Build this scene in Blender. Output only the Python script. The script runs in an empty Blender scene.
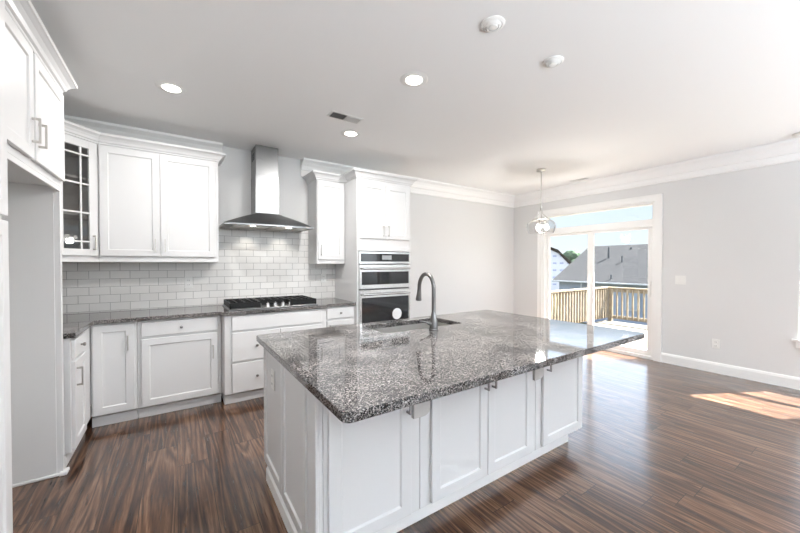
import bpy, bmesh, math, random
from mathutils import Vector, Matrix
random.seed(7)
SC = bpy.context.scene
COL = SC.collection
PI = math.pi
R = math.radians

# ------------------------------------------------------------------ camera
YAW = math.atan2(224, 335)
PITCH = R(0.75)
cam_d = bpy.data.cameras.new('camera')
cam_d.sensor_width = 36
cam_d.lens = 335 / 800 * 36
cam_d.shift_y = 1.9 / 800
cam_d.clip_start = 0.02
cam_d.clip_end = 500
cam = bpy.data.objects.new('camera', cam_d)
COL.objects.link(cam)
cam.location = (0, 0, 1.382)
cam.rotation_euler = (PI / 2 - PITCH, 0, -YAW)
SC.camera = cam

# ------------------------------------------------------------------ world, sun, exposure
SC.view_settings.view_transform = 'Standard'
SC.view_settings.look = 'None'
SC.view_settings.gamma = 1
SC.view_settings.use_curve_mapping = False
SC.view_settings.exposure = 0.45
SC.cycles.use_denoising = True
SC.cycles.max_bounces = 12
SC.cycles.diffuse_bounces = 7
SC.cycles.glossy_bounces = 5
SC.cycles.transparent_max_bounces = 16
SC.cycles.sample_clamp_indirect = 6
SC.cycles.caustics_reflective = False
SC.cycles.caustics_refractive = False

W = bpy.data.worlds.new('sky')
SC.world = W
W.use_nodes = True
nt = W.node_tree
bg = nt.nodes['Background']
tc = nt.nodes.new('ShaderNodeTexCoord')
sep = nt.nodes.new('ShaderNodeSeparateXYZ')
rmp = nt.nodes.new('ShaderNodeValToRGB')
nt.links.new(tc.outputs['Generated'], sep.inputs[0])
nt.links.new(sep.outputs['Z'], rmp.inputs[0])
nt.links.new(rmp.outputs[0], bg.inputs[0])
els = rmp.color_ramp.elements
els[0].position = 0.0; els[0].color = (0.52, 0.56, 0.59, 1)
els[1].position = 1.0; els[1].color = (1.1, 1.35, 1.8, 1)
e = els.new(0.12); e.color = (0.45, 0.52, 0.59, 1)
e = els.new(0.22); e.color = (1.5, 1.75, 2.1, 1)
e = els.new(0.155); e.color = (0.44, 0.53, 0.62, 1)
bg.inputs[1].default_value = 1.5

sd = bpy.data.lights.new('sun', 'SUN')
sd.energy = 60.0
sd.angle = R(0.6)
sd.color = (1.0, 0.99, 0.97)
so = bpy.data.objects.new('sun', sd)
COL.objects.link(so)
so.rotation_euler = Vector((-0.885, 0.466, -1.40)).to_track_quat('-Z', 'Y').to_euler()


def area(name, loc, d, sx, sy, power, color, spread=PI):
    l = bpy.data.lights.new(name, 'AREA')
    l.shape = 'RECTANGLE'
    l.size = sx; l.size_y = sy
    l.energy = power; l.color = color
    l.spread = spread
    o = bpy.data.objects.new(name, l)
    COL.objects.link(o)
    o.location = loc
    o.rotation_euler = Vector(d).to_track_quat('-Z', 'Z').to_euler()
    return o


# added fill lights near the front wall, aimed up, standing in for window daylight
area('ceiling_fill', (1.2, -3.6, 1.0), (0, 0.25, 1.0), 2.4, 0.6, 350, (0.84, 0.92, 1.0), R(140))
area('ceiling_fill', (4.2, -3.6, 1.0), (0, 0.25, 1.0), 1.8, 0.6, 240, (0.84, 0.92, 1.0), R(140))

# ------------------------------------------------------------------ materials
def mat(name, col, rough=0.5, metal=0.0, spec=0.5, coat=0.0, emit=None, es=0.0, ior=None):
    m = bpy.data.materials.new(name)
    m.use_nodes = True
    b = m.node_tree.nodes['Principled BSDF']
    b.inputs['Base Color'].default_value = (*col, 1)
    b.inputs['Roughness'].default_value = rough
    b.inputs['Metallic'].default_value = metal
    b.inputs['Specular IOR Level'].default_value = spec
    b.inputs['Coat Weight'].default_value = coat
    if ior: b.inputs['IOR'].default_value = ior
    if emit:
        b.inputs['Emission Color'].default_value = (*emit, 1)
        b.inputs['Emission Strength'].default_value = es
    return m


class NT:
    def __init__(s, m):
        s.m = m; s.t = m.node_tree; s.b = s.t.nodes['Principled BSDF']
    def n(s, kind, **kw):
        x = s.t.nodes.new('ShaderNode' + kind)
        for k, v in kw.items(): setattr(x, k, v)
        return x
    def l(s, a, b): s.t.links.new(a, b)
    def math(s, op, a, b=None, c=None):
        x = s.n('Math', operation=op)
        for i, v in enumerate((a, b, c)):
            if v is None: continue
            if isinstance(v, (int, float)): x.inputs[i].default_value = v
            else: s.l(v, x.inputs[i])
        return x.outputs[0]
    def ramp(s, fac, stops, interp='LINEAR'):
        x = s.n('ValToRGB'); cr = x.color_ramp; cr.interpolation = interp
        cr.elements[0].position = stops[0][0]; cr.elements[0].color = (*stops[0][1], 1)
        cr.elements[1].position = stops[-1][0]; cr.elements[1].color = (*stops[-1][1], 1)
        for p, c in stops[1:-1]:
            e = cr.elements.new(p); e.color = (*c, 1)
        s.l(fac, x.inputs[0])
        return x.outputs[0]
    def mix(s, fac, a, b, blend='MIX'):
        x = s.n('Mix', data_type='RGBA', blend_type=blend)
        for i, v in ((0, fac), (6, a), (7, b)):
            if isinstance(v, (int, float)): x.inputs[i].default_value = v
            elif isinstance(v, tuple): x.inputs[i].default_value = (*v, 1)
            else: s.l(v, x.inputs[i])
        return x.outputs[2]


M = {}
M['cabinet'] = mat('white_cabinet_paint', (0.69, 0.69, 0.69), 0.38)
M['wall'] = mat('warm_grey_wall_paint', (0.68, 0.68, 0.675), 0.75)
M['ceiling'] = mat('white_ceiling_paint', (0.88, 0.88, 0.875), 0.85)
M['trim'] = mat('white_trim_paint', (0.85, 0.85, 0.84), 0.42)
M['nickel'] = mat('brushed_nickel', (0.55, 0.53, 0.50), 0.28, 1.0)
M['knobdark'] = mat('dark_knob_metal', (0.30, 0.29, 0.28), 0.3, 1.0)
M['gunmetal'] = mat('faucet_slate_metal', (0.19, 0.185, 0.18), 0.30, 1.0)
M['black'] = mat('black_cast_iron', (0.010, 0.010, 0.010), 0.5, spec=0.2)
M['blackglass'] = mat('black_oven_glass', (0.006, 0.006, 0.007), 0.04)
M['knobsteel'] = mat('bright_knob_steel', (0.75, 0.74, 0.73), 0.25, 1.0)
M['plastic'] = mat('white_plastic', (0.80, 0.80, 0.78), 0.4)
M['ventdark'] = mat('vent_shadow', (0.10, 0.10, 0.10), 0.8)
M['ventgrey'] = mat('vent_grey_steel', (0.48, 0.48, 0.47), 0.6)
M['display'] = mat('oven_display', (0.30, 0.31, 0.32), 0.2)
M['paper'] = mat('sticker_paper', (0.72, 0.72, 0.73), 0.7)
M['bracket'] = mat('grey_steel_bracket', (0.50, 0.49, 0.47), 0.45, 0.3)
M['lamp'] = mat('lamp_diffuser', (1, 1, 1), 0.5, emit=(1, 0.96, 0.88), es=6)
M['bulb'] = mat('bulb_glow', (1, 1, 1), 0.5, emit=(1, 0.97, 0.92), es=3)
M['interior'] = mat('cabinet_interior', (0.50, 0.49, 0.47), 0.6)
M['roofdark'] = mat('dark_vent_pipe', (0.04, 0.045, 0.05), 0.7)
M['house_trim'] = mat('white_house_trim', (0.32, 0.33, 0.35), 0.6, spec=0.0)
M['house_glass'] = mat('house_window_glass', (0.20, 0.24, 0.30), 0.15)
M['bark'] = mat('tree_bark', (0.12, 0.09, 0.07), 0.9)
M['blocker'] = mat('sun_blocker_paint', (0.6, 0.6, 0.58), 0.8)  # for the added sun-blocking slab over the patio door
M['ovensteel'] = mat('bright_oven_steel', (0.66, 0.66, 0.655), 0.24, 1.0)
M['basin'] = mat('sink_steel', (0.62, 0.61, 0.59), 0.33, 1.0)

# brushed steel
m = mat('brushed_stainless_steel', (0.27, 0.27, 0.27), 0.28, 1.0); M['steel'] = m
k = NT(m)
tcn = k.n('TexCoord'); mp = k.n('Mapping'); k.l(tcn.outputs['Object'], mp.inputs[0]); mp.inputs['Scale'].default_value = (3, 3, 260)
nz = k.n('TexNoise'); nz.inputs['Scale'].default_value = 2.0; k.l(mp.outputs[0], nz.inputs[0])
mr = k.n('MapRange'); k.l(nz.outputs[0], mr.inputs[0]); mr.inputs[3].default_value = 0.22; mr.inputs[4].default_value = 0.40
k.l(mr.outputs[0], k.b.inputs['Roughness'])

# granite
m = mat('speckled_granite', (0.3, 0.3, 0.3), 0.05, ior=1.55); M['granite'] = m
k = NT(m)
tcn = k.n('TexCoord')
v1 = k.n('TexVoronoi'); v1.inputs['Scale'].default_value = 300; k.l(tcn.outputs['Object'], v1.inputs['Vector'])
n1 = k.n('TexNoise'); n1.inputs['Scale'].default_value = 120; n1.inputs['Detail'].default_value = 3; k.l(tcn.outputs['Object'], n1.inputs['Vector'])
n2 = k.n('TexNoise'); n2.inputs['Scale'].default_value = 6; n2.inputs['Detail'].default_value = 4; k.l(tcn.outputs['Object'], n2.inputs['Vector'])
sp = k.n('SeparateColor'); k.l(v1.outputs['Color'], sp.inputs[0])
f1 = k.math('ADD', k.math('MULTIPLY', sp.outputs[0], 0.50), k.math('MULTIPLY', n1.outputs[0], 0.75))
f1 = k.math('ADD', f1, k.math('MULTIPLY', k.math('SUBTRACT', n2.outputs[0], 0.5), 0.5))
c1 = k.ramp(f1, [(0.46, (0.006, 0.006, 0.007)), (0.585, (0.020, 0.021, 0.021)), (0.675, (0.085, 0.078, 0.076)), (0.76, (0.22, 0.20, 0.19)), (0.88, (0.38, 0.35, 0.335))])
k.l(c1, k.b.inputs['Base Color'])

# wood floor: long planks running along Y
m = mat('walnut_plank_floor', (0.2, 0.1, 0.05), 0.3); M['floor'] = m
k = NT(m)
tcn = k.n('TexCoord'); sx = k.n('SeparateXYZ'); k.l(tcn.outputs['Object'], sx.inputs[0])
u = k.math('DIVIDE', sx.outputs[0], 0.182)
row = k.math('FLOOR', u)
wr = k.n('TexWhiteNoise', noise_dimensions='1D'); k.l(row, wr.inputs['W'])
vv = k.math('DIVIDE', k.math('ADD', sx.outputs[1], k.math('MULTIPLY', wr.outputs[0], 3.7)), 1.22)
seg = k.math('FLOOR', vv)
cmb = k.n('CombineXYZ'); k.l(row, cmb.inputs[0]); k.l(seg, cmb.inputs[1])
wn = k.n('TexWhiteNoise', noise_dimensions='3D'); k.l(cmb.outputs[0], wn.inputs['Vector'])
off = k.math('MULTIPLY', wn.outputs[0], 37.0)
gc = k.n('CombineXYZ')
k.l(sx.outputs[0], gc.inputs[0]); k.l(k.math('MULTIPLY', sx.outputs[1], 0.055), gc.inputs[1]); k.l(off, gc.inputs[2])
g0 = k.n('TexNoise'); g0.inputs['Scale'].default_value = 9; g0.inputs['Detail'].default_value = 2; g0.inputs['Distortion'].default_value = 0.55; k.l(gc.outputs[0], g0.inputs['Vector'])
rings = k.math('FRACT', k.math('MULTIPLY', g0.outputs[0], 11))
rings = k.math('PINGPONG', k.math('MULTIPLY', g0.outputs[0], 16), 1.0)
gc2 = k.n('CombineXYZ')
k.l(k.math('MULTIPLY', sx.outputs[0], 6), gc2.inputs[0]); k.l(k.math('MULTIPLY', sx.outputs[1], 0.35), gc2.inputs[1]); k.l(off, gc2.inputs[2])
g1 = k.n('TexNoise'); g1.inputs['Scale'].default_value = 20; g1.inputs['Detail'].default_value = 5; k.l(gc2.outputs[0], g1.inputs['Vector'])
fac = k.math('ADD', k.math('MULTIPLY', rings, 0.40), k.math('MULTIPLY', g1.outputs[0], 0.69))
fac = k.math('ADD', fac, k.math('MULTIPLY', k.math('SUBTRACT', wn.outputs[0], 0.5), 0.16))
cw = k.ramp(fac, [(0.27, (0.017, 0.008, 0.005)), (0.42, (0.046, 0.021, 0.012)), (0.58, (0.088, 0.042, 0.022)), (0.74, (0.145, 0.078, 0.045)), (0.9, (0.22, 0.13, 0.08))])
# seams between planks
fu = k.math('FRACT', u); du = k.math('MINIMUM', fu, k.math('SUBTRACT', 1.0, fu))
fv = k.math('FRACT', vv); dv = k.math('MULTIPLY', k.math('MINIMUM', fv, k.math('SUBTRACT', 1.0, fv)), 6.7)
dm = k.math('MINIMUM', du, dv)
sm = k.math('LESS_THAN', dm, 0.009)
k.b.inputs['Coat Weight'].default_value = 1.0; k.b.inputs['Specular IOR Level'].default_value = 0.15; k.b.inputs['Coat Roughness'].default_value = 0.16; k.b.inputs['Coat IOR'].default_value = 1.5
cw = k.mix(sm, cw, (0.012, 0.008, 0.006))
k.l(cw, k.b.inputs['Base Color'])
mr = k.n('MapRange'); k.l(g1.outputs[0], mr.inputs[0]); mr.inputs[1].default_value = .3; mr.inputs[2].default_value = .7
mr.inputs[3].default_value = 0.26; mr.inputs[4].default_value = 0.40
k.l(mr.outputs[0], k.b.inputs['Roughness'])
bp = k.n('Bump'); bp.inputs['Strength'].default_value = 0.12; bp.inputs['Distance'].default_value = 0.002
k.l(g1.outputs[0], bp.inputs['Height']); k.l(bp.outputs[0], k.b.inputs['Normal'])


# subway tile, brick bond in the plane of the wall
def tile_mat(name, axis):
    m = mat(name, (0.8, 0.8, 0.78), 0.12)
    k = NT(m)
    tcn = k.n('TexCoord'); sx = k.n('SeparateXYZ'); k.l(tcn.outputs['Object'], sx.inputs[0])
    cb = k.n('CombineXYZ'); k.l(sx.outputs[axis], cb.inputs[0]); k.l(k.math('SUBTRACT', sx.outputs[2], 0.922), cb.inputs[1])
    br = k.n('TexBrick'); k.l(cb.outputs[0], br.inputs['Vector'])
    br.inputs['Scale'].default_value = 1
    br.inputs['Brick Width'].default_value = 0.1555; br.inputs['Row Height'].default_value = 0.0785
    br.inputs['Mortar Size'].default_value = 0.0022; br.inputs['Mortar Smooth'].default_value = 0.1
    br.inputs['Color1'].default_value = (0.80, 0.79, 0.77, 1); br.inputs['Color2'].default_value = (0.74, 0.73, 0.71, 1)
    br.inputs['Mortar'].default_value = (0.34, 0.335, 0.325, 1)
    k.l(br.outputs['Color'], k.b.inputs['Base Color'])
    mr = k.n('MapRange'); k.l(br.outputs['Fac'], mr.inputs[0]); mr.inputs[3].default_value = 0.12; mr.inputs[4].default_value = 0.8
    k.l(mr.outputs[0], k.b.inputs['Roughness'])
    bp = k.n('Bump'); bp.invert = True; bp.inputs['Strength'].default_value = 0.5; bp.inputs['Distance'].default_value = 0.002
    k.l(br.outputs['Fac'], bp.inputs['Height']); k.l(bp.outputs[0], k.b.inputs['Normal'])
    return m


M['tile_x'] = tile_mat('white_subway_tile', 0)
M['tile_y'] = tile_mat('white_subway_tile_side', 1)


# glass pane: transparent with a Fresnel reflection
def glass(name, tint, ior=1.45, boost=1.0):
    m = bpy.data.materials.new(name); m.use_nodes = True
    m.use_transparent_shadow = True
    t = m.node_tree; t.nodes.remove(t.nodes['Principled BSDF'])
    out = t.nodes['Material Output']
    tr = t.nodes.new('ShaderNodeBsdfTransparent'); tr.inputs[0].default_value = (*tint, 1)
    gl = t.nodes.new('ShaderNodeBsdfGlossy'); gl.inputs['Roughness'].default_value = 0.01
    fr = t.nodes.new('ShaderNodeFresnel')
    ge = t.nodes.new('ShaderNodeNewGeometry')              # same reflection on both faces of the pane
    mr = t.nodes.new('ShaderNodeMapRange'); mr.inputs[3].default_value = ior; mr.inputs[4].default_value = 1 / ior
    t.links.new(ge.outputs['Backfacing'], mr.inputs[0]); t.links.new(mr.outputs[0], fr.inputs[0])
    mu = t.nodes.new('ShaderNodeMath'); mu.operation = 'MULTIPLY'; mu.inputs[1].default_value = boost
    mx = t.nodes.new('ShaderNodeMixShader')
    t.links.new(fr.outputs[0], mu.inputs[0]); t.links.new(mu.outputs[0], mx.inputs[0])
    t.links.new(tr.outputs[0], mx.inputs[1]); t.links.new(gl.outputs[0], mx.inputs[2])
    t.links.new(mx.outputs[0], out.inputs[0])
    return m


M['glass'] = glass('window_glass', (0.97, 0.98, 0.98))
M['cabglass'] = glass('cabinet_glass', (0.80, 0.80, 0.80), 1.5, 2.0)
M['shade'] = glass('clear_shade_glass', (0.96, 0.96, 0.96), 1.5, 1.6)


def noisy(name, a, b, scale, rough=0.8, stretch=(1, 1, 1)):
    m = mat(name, a, rough, spec=0.0)
    k = NT(m)
    tcn = k.n('TexCoord'); mp = k.n('Mapping'); k.l(tcn.outputs['Object'], mp.inputs[0]); mp.inputs['Scale'].default_value = stretch
    nz = k.n('TexNoise'); nz.inputs['Scale'].default_value = scale; nz.inputs['Detail'].default_value = 5; k.l(mp.outputs[0], nz.inputs[0])
    k.l(k.ramp(nz.outputs[0], [(0.35, a), (0.65, b)]), k.b.inputs['Base Color'])
    return m


M['deckwood'] = noisy('pale_pine_boards', (0.14, 0.125, 0.105), (0.20, 0.18, 0.15), 9, 0.7, (4, 0.4, 1))
M['railwood'] = noisy('pine_railing', (0.15, 0.12, 0.085), (0.21, 0.175, 0.13), 7, 0.7)
M['shingle'] = noisy('grey_roof_shingle', (0.026, 0.026, 0.027), (0.036, 0.036, 0.037), 4, 0.9, (1, 1, 8))
M['shingle2'] = noisy('brown_roof_shingle', (0.028, 0.022, 0.019), (0.038, 0.031, 0.026), 4, 0.9)
M['leaf'] = noisy('distant_foliage', (0.035, 0.055, 0.035), (0.065, 0.09, 0.06), 1.2, 0.9)
M['grass'] = noisy('backyard_grass', (0.05, 0.055, 0.03), (0.09, 0.08, 0.05), 0.5, 0.95)
m = noisy('blue_grey_lap_siding', (0.19, 0.22, 0.28), (0.22, 0.25, 0.31), 1.5, 0.8); M['siding'] = m
k = NT(m)
# white house wrap with rows of small printed marks
m = mat('white_house_wrap', (0.75, 0.75, 0.82), 0.6, spec=0.0); M['wrap'] = m
k = NT(m)
tcn = k.n('TexCoord'); sx = k.n('SeparateXYZ'); k.l(tcn.outputs['Object'], sx.inputs[0])
a = k.math('ABSOLUTE', k.math('SUBTRACT', k.math('FRACT', k.math('DIVIDE', sx.outputs[1], 0.9)), 0.5))
b = k.math('ABSOLUTE', k.math('SUBTRACT', k.math('FRACT', k.math('DIVIDE', sx.outputs[2], 1.0)), 0.5))
f = k.math('MULTIPLY', k.math('LESS_THAN', a, 0.27), k.math('LESS_THAN', b, 0.12))
k.l(k.mix(f, (0.50, 0.50, 0.56), (0.27, 0.28, 0.42)), k.b.inputs['Base Color'])


# ------------------------------------------------------------------ geometry helpers
def tag(o, label=None, cat=None, group=None, kind=None):
    if label: o['label'] = label
    if cat: o['category'] = cat
    if group: o['group'] = group
    if kind: o['kind'] = kind
    return o


def empty(name, loc=(0, 0, 0), rz=0.0, label=None, cat=None, group=None, kind=None):
    o = bpy.data.objects.new(name, None)
    o.empty_display_size = 0.1
    COL.objects.link(o)
    o.location = loc
    o.rotation_euler = (0, 0, rz)
    return tag(o, label, cat, group, kind)


class MB:
    def __init__(s): s.bm = bmesh.new()
    def box(s, x0, x1, y0, y1, z0, z1):
        vs = [s.bm.verts.new((x, y, z)) for x in (x0, x1) for y in (y0, y1) for z in (z0, z1)]
        for f in ((0, 1, 3, 2), (4, 6, 7, 5), (0, 4, 5, 1), (2, 3, 7, 6), (0, 2, 6, 4), (1, 5, 7, 3)):
            s.bm.faces.new([vs[i] for i in f])
        return s
    def lathe(s, prof, n=24, c=(0, 0, 0), caps=True):
        rings = []
        for r, z in prof:
            rings.append([s.bm.verts.new((c[0] + r * math.cos(2 * PI * i / n), c[1] + r * math.sin(2 * PI * i / n), c[2] + z)) for i in range(n)])
        for a, b in zip(rings, rings[1:]):
            for i in range(n):
                s.bm.faces.new((a[i], a[(i + 1) % n], b[(i + 1) % n], b[i]))
        if caps:
            s.bm.faces.new(rings[0][::-1]); s.bm.faces.new(rings[-1])
        return s
    def tube(s, pts, r, n=10):
        pts = [Vector(p) for p in pts]
        rad = r if isinstance(r, (list, tuple)) else [r] * len(pts)
        rings = []; up = None
        for i, p in enumerate(pts):
            t = (pts[min(i + 1, len(pts) - 1)] - pts[max(i - 1, 0)]).normalized()
            if up is None: up = t.orthogonal().normalized()
            up = (up - t * up.dot(t)).normalized(); w = t.cross(up)
            rings.append([s.bm.verts.new(p + (up * math.cos(2 * PI * j / n) + w * math.sin(2 * PI * j / n)) * rad[i]) for j in range(n)])
        for a, b in zip(rings, rings[1:]):
            for j in range(n):
                s.bm.faces.new((a[j], a[(j + 1) % n], b[(j + 1) % n], b[j]))
        s.bm.faces.new(rings[0][::-1]); s.bm.faces.new(rings[-1])
        return s
    def prism(s, pts, z0, z1):                      # polygon in plan, extruded up
        a = [s.bm.verts.new((x, y, z0)) for x, y in pts]
        b = [s.bm.verts.new((x, y, z1)) for x, y in pts]
        n = len(pts)
        s.bm.faces.new(a[::-1]); s.bm.faces.new(b)
        for i in range(n): s.bm.faces.new((a[i], a[(i + 1) % n], b[(i + 1) % n], b[i]))
        return s
    def hull(s, verts, faces):
        vs = [s.bm.verts.new(v) for v in verts]
        for f in faces: s.bm.faces.new([vs[i] for i in f])
        return s
    def sweep(s, prof, path, i0=0, i1=None, side=1):
        # prof: (out, z) closed polygon; path: plan points; out goes to the right of travel (side=1)
        P = [Vector(p) for p in path]
        n = len(P); i1 = n - 1 if i1 is None else i1
        rings = []
        for i in range(i0, i1 + 1):
            def nrm(a, b):
                d = (b - a).normalized(); return Vector((d.y, -d.x)) * side
            if i == 0: m = nrm(P[0], P[1])
            elif i == n - 1: m = nrm(P[-2], P[-1])
            else:
                a, b = nrm(P[i - 1], P[i]), nrm(P[i], P[i + 1])
                m = (a + b); m = m / max(m.dot(a), 1e-6)
            rings.append([s.bm.verts.new((P[i].x + m.x * o, P[i].y + m.y * o, z)) for o, z in prof])
        k = len(prof)
        for a, b in zip(rings, rings[1:]):
            for j in range(k): s.bm.faces.new((a[j], a[(j + 1) % k], b[(j + 1) % k], b[j]))
        s.bm.faces.new(rings[0][::-1]); s.bm.faces.new(rings[-1])
        return s
    def build(s, name, material, parent=None, bevel=0.0, smooth=False, loc=None, rz=0.0, seg=1):
        bmesh.ops.recalc_face_normals(s.bm, faces=s.bm.faces)
        me = bpy.data.meshes.new(name)
        s.bm.to_mesh(me); s.bm.free()
        me.materials.append(material)
        if smooth:
            for p in me.polygons: p.use_smooth = True
        o = bpy.data.objects.new(name, me)
        COL.objects.link(o)
        if parent: o.parent = parent
        if loc: o.location = loc
        if rz: o.rotation_euler = (0, 0, rz)
        if bevel:
            md = o.modifiers.new('bevel', 'BEVEL'); md.width = bevel; md.segments = seg; md.limit_method = 'ANGLE'; md.angle_limit = R(40)
        if smooth:
            me.set_sharp_from_angle(angle=R(38))
        return o


def struct(name, mb, material, **kw):
    o = mb.build(name, material, **kw)
    o['kind'] = 'structure'
    return o


# ------------------------------------------------------------------ room shell
XL, XR, YB, YF, H = -1.21, 5.685, 4.36, -4.0, 2.74
T = 0.14
struct('floor', MB().box(XL - T, XR + T, YF - T, YB + T, -0.12, 0), M['floor'])
struct('ceiling', MB().box(XL - T, XR + T, YF - T, YB + T, H, H + 0.15), M['ceiling'])
struct('wall_back', MB().box(XL - T, XR + T, YB, YB + T, 0, H), M['wall'])
struct('wall_left', MB().box(XL - T, XL, YF, YB, 0, H), M['wall'])


def wall_x(name, x0, x1, ya, yb, holes):             # wall standing at constant X with rectangular openings
    mb = MB(); y = ya
    for h0, h1, z0, z1 in sorted(holes):
        mb.box(x0, x1, y, h0, 0, H)
        if z0 > 0: mb.box(x0, x1, h0, h1, 0, z0)
        mb.box(x0, x1, h0, h1, z1, H)
        y = h1
    mb.box(x0, x1, y, yb, 0, H)
    return struct(name, mb, M['wall'])


DY0, DY1, DZ = 1.955, 3.72, 2.275                    # patio door rough opening
wall_x('wall_right', XR, XR + T, YF, YB, [(DY0, DY1, 0, DZ), (-0.17, 0.62, 0.53, 2.13), (-2.60, -1.80, 0.53, 2.13)])
mb = MB(); x = XL - T
for h0, h1 in ((0.0, 2.5), (3.2, 5.1)):
    mb.box(x, h0, YF - T, YF, 0, H); mb.box(h0, h1, YF - T, YF, 0, 0.6); mb.box(h0, h1, YF - T, YF, 2.4, H); x = h1
mb.box(x, XR + T, YF - T, YF, 0, H)
struct('wall_front', mb, M['wall'])


def window_unit(name, axis, c, a0, a1, z0, z1, rail=None):   # sash frame, glass, sill; opening in wall
    p = empty(name, (0, 0, 0), kind='structure')
    w = 0.05; mb = MB(); g = MB()
    def bx(m_, u0, u1, d0, d1, zz0, zz1):
        if axis == 'x': m_.box(d0, d1, u0, u1, zz0, zz1)
        else: m_.box(u0, u1, d0, d1, zz0, zz1)
    for u0, u1, zz0, zz1 in ((a0, a0 + w, z0, z1), (a1 - w, a1, z0, z1), (a0 + w, a1 - w, z0, z0 + w), (a0 + w, a1 - w, z1 - w, z1)):
        bx(mb, u0, u1, c - 0.025, c + 0.025, zz0, zz1)
    if rail:
        bx(mb, a0 + w, a1 - w, c - 0.03, c + 0.03, rail - 0.03, rail + 0.03)
    bx(g, a0 + w, a1 - w, c - 0.003, c + 0.003, z0 + w, z1 - w)
    mb.build('window_frame', M['trim'], p)
    g.build('window_glass', M['glass'], p)
    return p


w1 = window_unit('window_1', 'x', XR + 0.09, -0.17, 0.62, 0.55, 2.13, 1.26)
MB().box(XR - 0.035, XR + 0.06, -0.215, 0.665, 0.53, 0.552).build('window_sill', M['trim'], w1)
MB().box(XR - 0.018, XR - 0.001, -0.19, 0.635, 0.46, 0.529).build('window_apron', M['trim'], w1)
w2 = window_unit('window_2', 'x', XR + 0.09, -2.60, -1.80, 0.55, 2.13, 1.26)
MB().box(XR - 0.035, XR + 0.06, -2.645, -1.755, 0.53, 0.552).build('window_sill', M['trim'], w2)
window_unit('window_3', 'y', YF - 0.09, 0.0, 2.5, 0.6, 2.4, 1.5)
window_unit('window_4', 'y', YF - 0.09, 3.2, 5.1, 0.6, 2.4, 1.5)

# patio door with transom
d = empty('door_1', (XR, 0, 0), kind='structure')
mb = MB()                                            # casing on the room side
mb.box(-0.022, -0.001, DY1, DY1 + 0.085, 0, DZ + 0.085).box(-0.022, -0.001, DY0 - 0.08, DY0, 0, DZ + 0.085).box(-0.022, -0.001, DY0, DY1, DZ, DZ + 0.085)
mb.box(-0.028, -0.001, DY1 + 0.07, DY1 + 0.09, 0, DZ + 0.095).box(-0.028, -0.001, DY0 - 0.09, DY0 - 0.07, 0, DZ + 0.095).box(-0.028, -0.001, DY0 - 0.07, DY1 + 0.07, DZ + 0.07, DZ + 0.095)
mb.build('door_casing', M['trim'], d)
mb = MB()
mb.box(0.0, T, DY0, DY0 + 0.035, 0, DZ).box(0.0, T, DY1 - 0.035, DY1, 0, DZ).box(0.0, T, DY0 + 0.035, DY1 - 0.035, DZ - 0.03, DZ)
mb.box(0.01, T, DY0 + 0.035, DY1 - 0.035, 1.925, 2.03).box(0.0, T, DY0 + 0.035, DY1 - 0.035, 0, 0.045)
mb.build('door_frame', M['trim'], d, bevel=0.003)
MB().box(0.06, 0.066, DY0 + 0.035, DY1 - 0.035, 2.03, DZ - 0.03).build('transom_glass', M['glass'], d)


def leaf(x, ya, yb, st, handle_y=None):
    z0, z1 = 0.047, 1.923
    mb = MB()
    mb.box(x, x + 0.035, ya, ya + st, z0, z1).box(x, x + 0.035, yb - st, yb, z0, z1)
    mb.box(x, x + 0.035, ya + st, yb - st, z0, z0 + 0.075).box(x, x + 0.035, ya + st, yb - st, z1 - 0.035, z1)
    f = mb.build('sliding_panel', M['trim'], d, bevel=0.003)
    MB().box(x + 0.015, x + 0.020, ya + st, yb - st, z0 + 0.075, z1 - 0.035).build('door_glass', M['glass'], f)
    if handle_y is not None:
        hb = MB().box(x - 0.035, x - 0.022, handle_y - 0.012, handle_y + 0.012, 0.92, 1.14)
        hb.box(x - 0.025, x - 0.0005, handle_y - 0.012, handle_y + 0.012, 0.92, 0.95).box(x - 0.025, x - 0.0005, handle_y - 0.012, handle_y + 0.012, 1.11, 1.14)
        hb.build('door_handle', M['trim'], f, bevel=0.004)


leaf(0.03, DY0 + 0.037, 2.875, 0.06, DY0 + 0.064)
leaf(0.08, 2.885, DY1 - 0.037, 0.055)

# baseboards and crown
BP = [(0, 0.001), (0.016, 0.001), (0.016, 0.105), (0.011, 0.125), (0.006, 0.135), (0, 0.135)]
struct('baseboard_right', MB().sweep(BP, [(XR - .001, DY0 - 0.092), (XR - .001, YF + .02)]), M['trim'])
struct('baseboard_corner', MB().sweep(BP, [(2.655, YB - .001), (XR - .001, YB - .001), (XR - .001, DY1 + 0.092)]), M['trim'])
struct('baseboard_front', MB().sweep(BP, [(XR - .02, YF + .001), (XL + .02, YF + .001)]), M['trim'])
struct('baseboard_left', MB().sweep(BP, [(XL + .001, YF + .02), (XL + .001, 0.55)]), M['trim'])
CP = [(0, 2.515), (0.014, 2.515), (0.020, 2.522), (0.020, 2.535), (0.014, 2.545), (0.014, 2.600), (0.030, 2.610), (0.034, 2.622),
      (0.048, 2.655), (0.075, 2.690), (0.105, 2.708), (0.118, 2.715), (0.122, 2.738), (0, 2.738)]
struct('trim_1', MB().sweep(CP, [(1.36, YB - .001), (XR - .001, YB - .001), (XR - .001, YF + .001)]), M['trim'])
struct('trim_2', MB().sweep(CP, [(XL + .001, YF + .001), (XL + .001, YB - .001), (0.445, YB - .001)]), M['trim'])

# tiled splashback on the kitchen walls
struct('wall_backsplash', MB().box(XL + .009, 1.828, YB - 0.009, YB - .0005, 0.915, 1.835), M['tile_x'])
struct('wall_backsplash_side', MB().box(XL + .0005, XL + 0.0085, 3.12, YB - 0.0095, 0.915, 1.398), M['tile_y'])


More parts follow.
